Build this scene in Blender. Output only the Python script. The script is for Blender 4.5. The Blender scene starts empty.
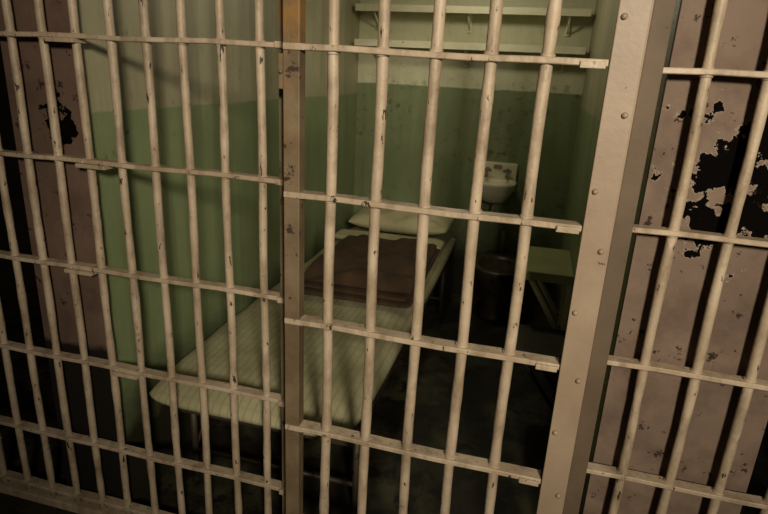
import bpy, bmesh, math, random
from mathutils import Vector, Matrix, noise
random.seed(4)
S=bpy.context.scene
def lin(c):
    return tuple(((v/255)/12.92 if v/255<=.04045 else ((v/255+.055)/1.055)**2.4) for v in c)+(1,)
# ---------------------------------------------------------------- materials
class NT:
    def __init__(s,name):
        s.m=bpy.data.materials.new(name); s.m.use_nodes=True; s.t=s.m.node_tree; s.n=s.t.nodes
        s.b=s.n['Principled BSDF']; s.co=s.n.new('ShaderNodeTexCoord').outputs['Object']
    def link(s,a,b): s.t.links.new(a,b)
    def noise(s,scale,detail=6,rough=.6,vec=None,dist=0):
        n=s.n.new('ShaderNodeTexNoise'); n.inputs['Scale'].default_value=scale; n.inputs['Detail'].default_value=detail
        n.inputs['Roughness'].default_value=rough; n.inputs['Distortion'].default_value=dist
        s.link(vec or s.co,n.inputs['Vector']); return n.outputs['Fac']
    def ramp(s,f,a,b):
        r=s.n.new('ShaderNodeMapRange'); r.inputs['From Min'].default_value=a; r.inputs['From Max'].default_value=b
        s.link(f,r.inputs['Value']); return r.outputs['Result']
    def mix(s,f,a,b,mode='MIX'):
        m=s.n.new('ShaderNodeMix'); m.data_type='RGBA'; m.blend_type=mode
        for sock,v in ((m.inputs[0],f),(m.inputs[6],a),(m.inputs[7],b)):
            if hasattr(v,'links'): s.link(v,sock)
            else: sock.default_value=v
        return m.outputs[2]
    def math(s,op,a,b=0):
        m=s.n.new('ShaderNodeMath'); m.operation=op
        for sock,v in ((m.inputs[0],a),(m.inputs[1],b)):
            if hasattr(v,'links'): s.link(v,sock)
            else: sock.default_value=v
        return m.outputs[0]
    def xyz(s):
        x=s.n.new('ShaderNodeSeparateXYZ'); s.link(s.co,x.inputs[0]); return x.outputs
    def done(s,col,rough=.6,bump=None,strength=.3,metal=0,bd=.004):
        if hasattr(col,'links'): s.link(col,s.b.inputs['Base Color'])
        else: s.b.inputs['Base Color'].default_value=col
        s.b.inputs['Roughness'].default_value=rough; s.b.inputs['Metallic'].default_value=metal
        if bump is not None:
            b=s.n.new('ShaderNodeBump'); b.inputs['Strength'].default_value=strength; b.inputs['Distance'].default_value=bd
            s.link(bump,b.inputs['Height']); s.link(b.outputs[0],s.b.inputs['Normal'])
        return s.m
def paint(name,c1,c2,chip,chipthr=.66,scale=30,rough=.5,bump=.3):
    t=NT(name)
    col=t.mix(t.ramp(t.noise(6),.3,.7),lin(c1),lin(c2))
    ch=t.noise(scale,8,.65)
    f=t.ramp(ch,chipthr,chipthr+.02)
    col=t.mix(f,col,lin(chip))
    h=t.math('SUBTRACT',t.noise(60,4),t.math('MULTIPLY',f,.8))
    return t.done(col,rough,h,bump)
def barmat():
    t=NT('bar_paint')
    col=t.mix(t.ramp(t.noise(7,5),.35,.65),lin((186,169,146)),lin((156,138,114)))
    mp=t.n.new('ShaderNodeMapping'); mp.inputs['Scale'].default_value=(1,1,.35); t.link(t.co,mp.inputs[0])
    g=t.ramp(t.noise(24,6,.65,mp.outputs[0]),.48,.68)
    col=t.mix(t.math('MULTIPLY',g,.55),col,lin((98,80,58)))
    f=t.ramp(t.noise(66,6,.6,mp.outputs[0]),.64,.67)
    col=t.mix(f,col,lin((46,34,24)))
    h=t.math('SUBTRACT',t.noise(80,4),t.math('MULTIPLY',f,.9))
    return t.done(col,.52,h,.4)
M_bar=barmat()
M_post=paint('post_paint',(154,136,115),(136,118,98),(62,46,32),.68,24,.5,.16)
M_post2=paint('fixed_jamb_paint',(100,84,66),(82,68,52),(50,36,24),.68,24,.7,.2)
def rusty():
    t=NT('rusty_post_paint'); o=t.xyz()
    col=t.mix(t.ramp(t.noise(5),.35,.6),lin((126,110,86)),lin((98,82,60)))
    up=t.ramp(o[2],1.4,1.75)
    col=t.mix(t.math('MULTIPLY',up,t.ramp(t.noise(9,6),.46,.64)),col,lin((132,98,50)))
    col=t.mix(t.ramp(t.noise(22,8,.7),.6,.64),col,lin((54,38,24)))
    return t.done(col,.6,t.noise(50),.4)
M_rust=rusty()
def wallmat(name,lo1,lo2,hi1,hi2,split=1.46,stain=(60,52,34),st=.62,floor_shade=.45,hist=1.0,ss=.85):
    t=NT(name); o=t.xyz()
    z=t.math('ADD',o[2],t.math('MULTIPLY',t.math('SUBTRACT',t.noise(9),.5),.02))
    f=t.ramp(z,split-.004,split+.004)
    v=t.ramp(t.noise(2.2),.3,.7)
    col=t.mix(f,t.mix(v,lin(lo1),lin(lo2)),t.mix(v,lin(hi1),lin(hi2)))
    s1=t.ramp(t.noise(14,8,.7),st,st+.08)
    s2=t.ramp(t.noise(1.7,3),.42,.58)
    hs=t.math('SUBTRACT',1,t.math('MULTIPLY',t.ramp(o[2],split-.05,split+.12),1-hist))
    col=t.mix(t.math('MULTIPLY',t.math('MULTIPLY',t.math('MULTIPLY',s1,s2),hs),ss),col,lin(stain))
    mp=t.n.new('ShaderNodeMapping'); mp.inputs['Scale'].default_value=(8,8,.7); t.link(t.co,mp.inputs[0])
    col=t.mix(t.math('MULTIPLY',t.math('MULTIPLY',t.ramp(t.noise(1.5,5,.6,mp.outputs[0]),.45,.75),hs),.5),col,lin((92,84,56)))
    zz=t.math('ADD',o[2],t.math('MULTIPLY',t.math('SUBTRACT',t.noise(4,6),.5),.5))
    col=t.mix(t.ramp(zz,floor_shade+.15,floor_shade-.15),col,lin((44,42,28)))  # low light falloff painted in: wall colour darkens toward the floor
    h=t.math('SUBTRACT',t.noise(35,5),t.math('MULTIPLY',s1,.5))
    return t.done(col,.5,h,.35)
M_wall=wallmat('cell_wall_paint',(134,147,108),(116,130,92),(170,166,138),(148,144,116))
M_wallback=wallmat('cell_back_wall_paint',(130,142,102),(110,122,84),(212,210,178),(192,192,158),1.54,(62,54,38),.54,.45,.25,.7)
def partition(name,base1,base2,cx,cz,rx,rz,thr,low_shade=None,halo_s=.3):
    t=NT(name); o=t.xyz()
    col=t.mix(t.ramp(t.noise(4),.3,.7),lin(base1),lin(base2))
    col=t.mix(t.math('MULTIPLY',t.ramp(t.noise(7,7,.65),.45,.7),.6),col,lin((70,54,45)))
    dx=t.math('DIVIDE',t.math('SUBTRACT',o[0],cx),rx); dz=t.math('DIVIDE',t.math('SUBTRACT',o[2],cz),rz)
    d=t.math('SQRT',t.math('ADD',t.math('MULTIPLY',dx,dx),t.math('MULTIPLY',dz,dz)))
    n=t.noise(11,9,.62)
    v=t.math('SUBTRACT',n,t.math('MULTIPLY',d,.17))
    f=t.ramp(v,thr,thr+.006)
    halo=t.math('MULTIPLY',t.ramp(v,thr-.012,thr-.008),halo_s)
    col=t.mix(halo,col,lin((170,156,138)))
    col=t.mix(f,col,lin((9,7,6)))
    f2=t.ramp(t.noise(26,8,.7),.62,.64)
    col=t.mix(f2,col,lin((42,30,22)))
    if low_shade:
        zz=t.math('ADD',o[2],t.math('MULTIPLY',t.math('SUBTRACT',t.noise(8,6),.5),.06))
        col=t.mix(t.ramp(zz,low_shade+.01,low_shade-.01),col,lin((20,16,11)))  # shade on the lower end wall, painted as a near-black band
    h=t.math('SUBTRACT',t.noise(25,5),t.math('MULTIPLY',f,.6))
    t.link(t.math('SUBTRACT',.28,t.math('MULTIPLY',f,.27)),t.b.inputs['Specular IOR Level'])
    return t.done(col,.75,h,.5)
M_pinkR=partition('peeling_pink_paint',(122,104,90),(102,86,74),.475,1.43,.15,.17,.372,None,.5)
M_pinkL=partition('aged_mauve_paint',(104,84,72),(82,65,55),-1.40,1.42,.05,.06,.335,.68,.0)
def floormat():
    t=NT('cell_floor_concrete')
    col=t.mix(t.ramp(t.noise(3,7,.65),.45,.7),lin((34,28,18)),lin((74,76,50)))
    col=t.mix(t.ramp(t.noise(9,8,.7),.5,.58),col,lin((20,16,10)))
    return t.done(col,.6,t.noise(30),.3)
M_floor=floormat()
M_dark=paint('neighbour_cell_gloom',(40,33,24),(28,23,17),(14,11,8),.62,10,.8)  # unlit neighbour cells: their darkness is put into the wall colour
M_ceil=paint('ceiling_paint',(150,148,120),(136,132,104),(90,76,50),.68,10,.8)
M_porc=paint('grimy_porcelain',(230,224,198),(212,206,176),(100,86,58),.68,20,.25,.1)
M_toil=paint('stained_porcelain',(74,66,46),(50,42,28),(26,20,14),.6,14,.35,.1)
M_metal=paint('tarnished_metal',(150,142,120),(110,100,80),(60,44,28),.62,40,.35,.2)
M_shelf=paint('shelf_paint',(232,228,200),(212,208,176),(120,100,70),.68,26,.5)
M_table=paint('table_green_paint',(160,164,118),(140,146,100),(70,60,38),.66,20,.45)
M_white=paint('white_bracket_paint',(226,222,192),(206,202,168),(110,90,60),.66,30,.45)
M_frame=paint('bed_frame_paint',(66,58,42),(46,40,28),(26,20,13),.6,30,.55)
def ticking():
    t=NT('mattress_ticking'); o=t.xyz()
    a=t.math('SINE',t.math('MULTIPLY',o[0],2*math.pi/.030)); b=t.math('SINE',t.math('MULTIPLY',o[1],2*math.pi/.060))
    f=t.math('MAXIMUM',t.ramp(a,.45,.95),t.math('MULTIPLY',t.ramp(b,.75,1),.5))
    base=t.mix(t.ramp(t.noise(3),.35,.65),lin((170,166,132)),lin((142,138,104)))
    col=t.mix(t.math('MULTIPLY',f,.3),base,lin((96,96,70)))
    return t.done(col,.9,t.noise(18,5),.5)
M_matt=ticking()
def wool():
    t=NT('brown_wool'); col=t.mix(t.ramp(t.noise(12),.3,.7),lin((76,56,36)),lin((58,42,27)))
    return t.done(col,.95,t.noise(160,3),.5)
M_wool=wool()
def linen():
    t=NT('pillow_linen'); col=t.mix(t.ramp(t.noise(5),.3,.7),lin((190,184,150)),lin((164,158,124)))
    return t.done(col,.9,t.noise(10,5),.5,bd=.015)
M_linen=linen()
# ---------------------------------------------------------------- mesh helpers
def obj(name,bm,mats,parent=None,smooth=False):
    me=bpy.data.meshes.new(name); bmesh.ops.recalc_face_normals(bm,faces=bm.faces)
    bm.to_mesh(me); bm.free()
    for m in (mats if isinstance(mats,list) else [mats]): me.materials.append(m)
    if smooth:
        for p in me.polygons: p.use_smooth=True
    o=bpy.data.objects.new(name,me); S.collection.objects.link(o)
    if parent: o.parent=parent
    return o
def empty(name):
    e=bpy.data.objects.new(name,None); S.collection.objects.link(e); e.empty_display_size=.1; return e
def box(bm,x0,x1,y0,y1,z0,z1,bev=0,mi=0,rot=None):
    r=bmesh.ops.create_cube(bm,size=1); vs=r['verts']
    c=Vector(((x0+x1)/2,(y0+y1)/2,(z0+z1)/2))
    for v in vs:
        p=Vector((v.co.x*(x1-x0),v.co.y*(y1-y0),v.co.z*(z1-z0)))
        if rot is not None: p=rot@p
        v.co=p+c
    fs={f for v in vs for f in v.link_faces}
    for f in fs: f.material_index=mi
    if bev:
        es=list({e for v in vs for e in v.link_edges})
        rr=bmesh.ops.bevel(bm,geom=es,offset=bev,segments=2,affect='EDGES',profile=.6)
        for f in rr['faces']: f.material_index=mi
def tube(bm,pts,r,seg=14,mi=0,wob=0):
    pts=[Vector(p) for p in pts]; rings=[]
    for i,p in enumerate(pts):
        d=(pts[min(i+1,len(pts)-1)]-pts[max(i-1,0)]).normalized()
        a=d.orthogonal().normalized() if abs(d.z)<.99 else Vector((1,0,0)); b=d.cross(a).normalized()
        rr=r*(1+wob*(noise.noise(p*17)))
        rings.append([bm.verts.new(p+rr*(math.cos(t)*a+math.sin(t)*b)) for t in [2*math.pi*k/seg for k in range(seg)]])
    for A,B in zip(rings,rings[1:]):
        for k in range(seg):
            f=bm.faces.new((A[k],A[(k+1)%seg],B[(k+1)%seg],B[k])); f.smooth=True; f.material_index=mi
    for R in (rings[0],rings[-1]):
        f=bm.faces.new(R); f.material_index=mi
def vbar(bm,x,y,z0,z1,r,mi=0):
    n=36; ph=random.random()*9
    tube(bm,[(x+.0016*math.sin(i*.5+ph),y,z0+(z1-z0)*i/n) for i in range(n+1)],r,14,mi,.16)
def rail(bm,x0,x1,y,z,depth=.036,th=.013,mi=0,dz=0):
    n=max(2,int((x1-x0)/.12))
    ys=(y-depth/2,y+depth/2); 
    R=[]
    for i in range(n+1):
        x=x0+(x1-x0)*i/n; zz=z+.002*math.sin(i*1.7)+dz*(i/n)
        b=.002
        prof=[(ys[0],-th/2+b),(ys[0],th/2-b),(ys[0]+b,th/2),(ys[1]-b,th/2),(ys[1],th/2-b),(ys[1],-th/2+b),(ys[1]-b,-th/2),(ys[0]+b,-th/2)]
        R.append([bm.verts.new((x,a,zz+c)) for a,c in prof])
    for A,B in zip(R,R[1:]):
        for k in range(8):
            f=bm.faces.new((A[k],A[(k+1)%8],B[(k+1)%8],B[k])); f.material_index=mi
    for q in (R[0],R[-1]): bm.faces.new(q).material_index=mi
def collar(bm,x,y,z,r,mi=0):
    tube(bm,[(x,y,z-.010),(x,y,z-.007),(x,y,z+.007),(x,y,z+.010)],r,12,mi)
def bolt(bm,x,y,z,r=.008,mi=0):
    tube(bm,[(x,y,z),(x,y-.004,z)],r,10,mi)
    rings=[]
    for a in (0,.5,1.0,1.4):
        rr=r*math.cos(a); yy=y-.004-.005*math.sin(a)
        rings.append([bm.verts.new((x+rr*math.cos(t),yy,z+rr*math.sin(t))) for t in [2*math.pi*k/10 for k in range(10)]])
    for A,B in zip(rings,rings[1:]):
        for k in range(10):
            f=bm.faces.new((A[k],A[(k+1)%10],B[(k+1)%10],B[k])); f.smooth=True; f.material_index=mi
    bm.faces.new(rings[-1]).material_index=mi
# ---------------------------------------------------------------- geometry constants
CZ=1.62; D1=1.30; D2=1.41; YF=1.45; YB=4.15; XL=-1.30; XR=.27; HC=2.22
def room(name,b,mat):
    bm=bmesh.new(); box(bm,*b); return obj(name,bm,mat)
room('floor',(-3.6,2.6,-3.2,YB+.2,-.1,0),M_floor)
room('ceiling',(-3.6,2.6,YF-.1,YB+.2,HC,HC+.1),M_ceil)
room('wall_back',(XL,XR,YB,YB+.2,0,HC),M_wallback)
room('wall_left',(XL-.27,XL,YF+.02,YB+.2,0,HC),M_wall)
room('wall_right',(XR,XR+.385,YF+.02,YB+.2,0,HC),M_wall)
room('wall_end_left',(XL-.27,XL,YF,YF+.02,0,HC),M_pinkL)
room('wall_end_right',(XR,XR+.385,YF,YF+.02,0,HC),M_pinkR)
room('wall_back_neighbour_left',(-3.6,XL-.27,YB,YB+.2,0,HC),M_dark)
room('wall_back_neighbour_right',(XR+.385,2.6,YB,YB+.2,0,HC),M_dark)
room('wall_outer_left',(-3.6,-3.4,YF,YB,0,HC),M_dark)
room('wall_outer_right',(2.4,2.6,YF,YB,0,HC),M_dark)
# ---------------------------------------------------------------- barred fronts
def grille(xs,zs,x0,x1,jamb):
    bm=bmesh.new()
    for x in xs: vbar(bm,x,D2,.03,2.13,.0118)
    for z in zs:
        rail(bm,x0,x1,D2,z)
        for x in xs: collar(bm,x,D2,z,.0138)
    box(bm,x0,x1,D2-.03,D2+.03,2.12,2.2,.004)
    box(bm,x0,x1,D2-.025,D2+.025,0,.035,.004)
    for j in jamb: box(bm,*j,bev=.003,mi=1)
    return bm
LX=[-.705-.1115*i for i in range(15)]
LZ=[1.672,1.327,.987,.647,.32,.07]
bm=grille(LX,LZ,-2.35,-.60,[(-.645,-.598,D2-.022,D2+.022,0,2.15)])
for z,x in ((1.327,-1.24),(.987,-1.33),(.647,-1.2),(1.672,-1.30)):
    box(bm,x-.05,x+.05,D2-.030,D2+.022,z-.017,z-.005,.002)
    bolt(bm,x-.03,D2-.018,z,.005)
for z in LZ[:5]:
    box(bm,-.652,-.612,D2-.030,D2-.018,z-.008,z+.008,.002)
obj('cell_front_grille',bm,[M_bar,M_rust])
RX=[.338,.457,.575,.693,.811,.93,1.05,1.17,1.29]
RZ=[1.652,1.297,.949,.62,.29,.07]
bm=grille(RX,RZ,.235,1.9,[(.205,.248,D2-.02,D2+.022,0,2.15)])
obj('cell_front_grille.001',bm,[M_bar,M_post2])
# door
bm=bmesh.new()
DX=[-.467,-.351,-.231,-.112,.005]
DZ=[1.665,1.320,.978,.648,.312,.06]
for x in DX: vbar(bm,x,D1,.05,2.08,.0136)
for z in DZ+[2.06]:
    rail(bm,-.580,.124,D1,z,.042,.014,dz=-.008)
    for x in DX: collar(bm,x,D1,z-.003,.0158)
for z in DZ[:5]:
    box(bm,.070,.120,D1-.027,D1-.016,z-.018,z-.004,.002)
box(bm,-.585,-.543,D1-.017,D1+.020,.03,2.10,.003,mi=1)
box(bm,-.600,-.583,D1-.010,D1+.020,1.57,1.65,.003,mi=1)
bolt(bm,-.592,D1-.010,1.61,.005,1)
for z in DZ[:5]: box(bm,-.583,-.530,D1-.0225,D1-.016,z-.007,z+.008,.002)
obj('cell_door',bm,[M_bar,M_rust])
# riveted jamb column the door closes against
bm=bmesh.new()
box(bm,.126,.186,D1-.028,D1-.016,0,2.15,.002)
box(bm,.178,.190,D1-.016,D2+.02,0,2.15,.002)
for i,z in enumerate([2.05,1.86,1.745,1.56,1.40,1.27,1.12,.95,.80,.62,.45,.28,.12]):
    bolt(bm,.139+(.032 if i%2 else 0),D1-.028,z,.0065)
obj('door_jamb',bm,M_post)
bm=bmesh.new(); box(bm,-.70,.30,D1-.04,D1+.03,2.10,2.17,.004); box(bm,-2.3,1.9,D1-.05,D1-.02,2.18,2.26,.004)
obj('door_track',bm,M_post)
# ---------------------------------------------------------------- soft goods
def softslab(name,x0,x1,y0,y1,z0,z1,p,mat,n=40,m=60,amp=.004,fr=6,corner=.03,parent=None,skew=0,rot=0,sag=0,q=.5):
    bm=bmesh.new(); cx,cy,cz=(x0+x1)/2,(y0+y1)/2,(z0+z1)/2; hx,hy,hz=(x1-x0)/2,(y1-y0)/2,(z1-z0)/2
    T={};B={}
    for i in range(n+1):
        for j in range(m+1):
            u=math.sin(math.pi/2*(2*i/n-1)); v=math.sin(math.pi/2*(2*j/m-1))
            e=(max(0,1-abs(u)**p)*max(0,1-abs(v)**p))**q
            X=u*hx*(1-corner*abs(v)**10); Y=v*hy*(1-corner*.6*abs(u)**10)
            X+=skew*v*hy
            c,s=math.cos(rot),math.sin(rot); X,Y=X*c-Y*s,X*s+Y*c
            P=Vector((cx+X,cy+Y,0))
            w=amp*noise.noise(P*fr)+amp*.5*noise.noise(P*fr*2.7+Vector((3,1,7)))
            edge=(i in(0,n) or j in(0,m))
            zt=cz+hz*e+w*e-sag*(1-u*u)*(1-v*v)
            t=bm.verts.new((P.x,P.y,cz if edge else zt)); T[i,j]=t
            B[i,j]=t if edge else bm.verts.new((P.x,P.y,cz-hz*e))
    for i in range(n):
        for j in range(m):
            bm.faces.new((T[i,j],T[i+1,j],T[i+1,j+1],T[i,j+1]))
            q4=[B[i,j],B[i,j+1],B[i+1,j+1],B[i+1,j]]
            if not all(a in (T[i,j],T[i+1,j],T[i+1,j+1],T[i,j+1]) for a in q4):
                try: bm.faces.new(q4)
                except ValueError: pass
    return obj(name,bm,mat,parent,True)
bed=empty('prison_cot')
bm=bmesh.new()
bx0,bx1,by0,by1=-1.20,-.475,1.60,4.06
box(bm,bx0,bx0+.03,by0,by1,.375,.415,.003); box(bm,bx1-.03,bx1,by0,by1,.375,.415,.003)
box(bm,bx0,bx1,by0,by0+.03,.375,.415,.003); box(bm,bx0,bx1,by1-.03,by1,.375,.415,.003)
for i in range(9): 
    x=bx0+.06+i*(bx1-bx0-.12)/8; box(bm,x-.012,x+.012,by0+.02,by1-.02,.40,.408)
for i in range(18):
    y=by0+.1+i*(by1-by0-.2)/17; box(bm,bx0+.02,bx1-.02,y-.008,y+.008,.394,.40)
for y in (by0+.12,by1-.35):
    for x in (bx0+.02,bx1-.02):
        tube(bm,[(x,y,0),(x,y,.38)],.013)
        tube(bm,[(x,y,.12),(x,y+.22,.38)],.007,8)
    tube(bm,[(bx0+.02,y,.12),(bx1-.02,y,.12)],.009,10)
obj('frame',bm,M_frame,bed)
softslab('mattress',-1.245,-.45,1.49,4.05,.412,.550,8,M_matt,50,90,.011,4,.05,bed)
bl=empty('folded_blanket')
softslab('fold_bottom',-1.06,-.47,2.40,3.34,.566,.592,22,M_wool,30,40,.006,7,.02,bl,rot=.02)
softslab('fold_middle',-1.05,-.475,2.42,3.31,.592,.618,22,M_wool,30,40,.008,7,.02,bl,rot=-.02)
softslab('fold_top',-1.05,-.475,2.44,3.28,.618,.652,14,M_wool,30,40,.05,5,.03,bl,rot=.02)
softslab('bed_pillow',-1.16,-.48,3.56,4.04,.566,.72,2.8,M_linen,36,30,.04,6,.03)
softslab('folded_sheet',-1.20,-.48,3.37,3.55,.566,.60,12,M_linen,30,24,.01,8,.02)
# ---------------------------------------------------------------- sink
def rings(bm,cx,cy,prof,seg=36,n=2.6,mi=0,cap0=True,cap1=True):
    R=[]
    for (z,a,b,oy) in prof:
        r=[]
        for k in range(seg):
            t=2*math.pi*k/seg; c,s=math.cos(t),math.sin(t)
            r.append(bm.verts.new((cx+a*abs(c)**(2/n)*(1 if c>=0 else -1),cy+oy+b*abs(s)**(2/n)*(1 if s>=0 else -1),z)))
        R.append(r)
    for A,B in zip(R,R[1:]):
        for k in range(seg):
            f=bm.faces.new((A[k],A[(k+1)%seg],B[(k+1)%seg],B[k])); f.smooth=True; f.material_index=mi
    if cap0: bm.faces.new(R[0]).material_index=mi
    if cap1: bm.faces.new(R[-1]).material_index=mi
sx=-.225; zr=.94
bm=bmesh.new()
rings(bm,sx,YB-.155,[(zr-.16,.05,.05,.04),(zr-.14,.085,.08,.03),(zr-.08,.12,.115,.01),(zr-.03,.138,.138,0),(zr-.01,.145,.148,0),(zr,.142,.145,0),
   (zr,.122,.115,-.012),(zr-.02,.115,.105,-.012),(zr-.08,.09,.08,-.01),(zr-.10,.04,.04,-.01)])
box(bm,sx-.135,sx+.135,YB-.035,YB-.001,zr-.09,zr+.11,.012)
for dx in (-.07,.07):
    tube(bm,[(sx+dx,YB-.036,zr+.06),(sx+dx,YB-.075,zr+.06)],.014,12,1)
    box(bm,sx+dx-.03,sx+dx+.03,YB-.09,YB-.072,zr+.050,zr+.070,.004,mi=1)
    tube(bm,[(sx+dx,YB-.06,zr+.06),(sx+dx,YB-.09,zr+.045),(sx+dx,YB-.10,zr+.02)],.009,10,1)
box(bm,sx-.03,sx+.03,YB-.045,YB-.03,zr+.065,zr+.095,.004,mi=1)
tube(bm,[(sx,YB-.13,zr-.155),(sx,YB-.13,zr-.24),(sx,YB-.11,zr-.28),(sx,YB-.05,zr-.29),(sx,YB-.002,zr-.29)],.018,14,1)
obj('washbasin',bm,[M_porc,M_metal])
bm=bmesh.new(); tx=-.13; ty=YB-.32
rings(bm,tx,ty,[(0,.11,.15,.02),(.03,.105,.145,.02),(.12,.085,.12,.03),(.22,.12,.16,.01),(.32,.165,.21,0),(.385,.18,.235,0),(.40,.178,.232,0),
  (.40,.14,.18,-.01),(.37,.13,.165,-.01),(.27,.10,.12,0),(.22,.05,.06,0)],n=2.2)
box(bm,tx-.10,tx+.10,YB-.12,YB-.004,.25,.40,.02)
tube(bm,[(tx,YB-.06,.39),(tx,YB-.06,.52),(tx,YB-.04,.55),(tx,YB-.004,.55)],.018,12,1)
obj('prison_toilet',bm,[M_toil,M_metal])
# ---------------------------------------------------------------- wall table, seat
bm=bmesh.new()
box(bm,.03,XR-.002,2.74,3.20,.705,.725,.004)
box(bm,.03,.045,2.74,3.20,.675,.706,.003); box(bm,.03,XR-.002,2.735,2.75,.68,.726,.003)
for y in (2.76,3.00):
    box(bm,XR-.024,XR-.002,y-.015,y+.015,.36,.705,.002,mi=1)
    tube(bm,[(XR-.016,y,.38),(.06,y,.695)],.015,8,1)
    box(bm,.05,XR-.02,y-.012,y+.012,.69,.706,.002,mi=1)
obj('folding_table',bm,[M_table,M_white])
bm=bmesh.new()
box(bm,.02,XR-.002,2.40,2.68,.44,.458,.004)
box(bm,.014,.026,2.40,2.68,.428,.462,.003,mi=0)
box(bm,.02,XR-.002,2.392,2.404,.428,.462,.003,mi=0); box(bm,.02,XR-.002,2.676,2.688,.428,.462,.003,mi=0)
for y in (2.42,2.66):
    box(bm,XR-.024,XR-.002,y-.014,y+.014,.12,.44,.002,mi=0)
    tube(bm,[(XR-.014,y,.15),(.05,y,.435)],.010,8,0)
obj('folding_seat',bm,[M_frame,M_white])
for i,z in enumerate((1.80,2.02)):
    bm=bmesh.new()
    box(bm,XL+.03,XR-.03,YB-.20,YB-.002,z,z+.018,.003)
    box(bm,XL+.03,XR-.03,YB-.206,YB-.192,z-.018,z+.026,.003)
    for x in (-1.15,-.515,.12):
        box(bm,x-.012,x+.012,YB-.02,YB-.002,z-.12,z,.002); tube(bm,[(x,YB-.015,z-.11),(x,YB-.17,z-.004)],.006,8)
    obj('shelf' if i==0 else 'shelf.001',bm,M_shelf)
# ---------------------------------------------------------------- lights
l=bpy.data.lights.new('corridor_lamp','SPOT'); l.energy=490; l.color=(1,.87,.68); l.spot_size=math.radians(62); l.spot_blend=1.0; l.shadow_soft_size=.17
o=bpy.data.objects.new('corridor_lamp',l); S.collection.objects.link(o); o.location=(.9,-1.5,2.35)
o.rotation_euler=(Vector((-.30,2.0,1.35))-o.location).to_track_quat('-Z','Y').to_euler()
p=bpy.data.lights.new('cell_fill','POINT'); p.energy=7.5; p.color=(1,.90,.68); p.shadow_soft_size=.06  # added fill light inside the cell, out of view, brightens the upper back wall
o=bpy.data.objects.new('cell_fill',p); S.collection.objects.link(o); o.location=(-.45,3.3,2.15)
w=bpy.data.worlds.new('world'); S.world=w; w.use_nodes=True
w.node_tree.nodes['Background'].inputs[0].default_value=(1,.84,.62,1); w.node_tree.nodes['Background'].inputs[1].default_value=.018
S.view_settings.view_transform='Standard'
# ---------------------------------------------------------------- camera
cam=bpy.data.cameras.new('camera'); cam.sensor_width=36; cam.lens=568/768*36; cam.clip_start=.02
c=bpy.data.objects.new('camera',cam); S.collection.objects.link(c); S.camera=c
R=Matrix(((.9652,-.1243,.2300),(.2568,.2875,-.9227),(.0485,.9497,.3095)))
q=R.to_quaternion(); q.normalize()
c.matrix_world=Matrix.Translation((0,0,CZ))@q.to_matrix().to_4x4()
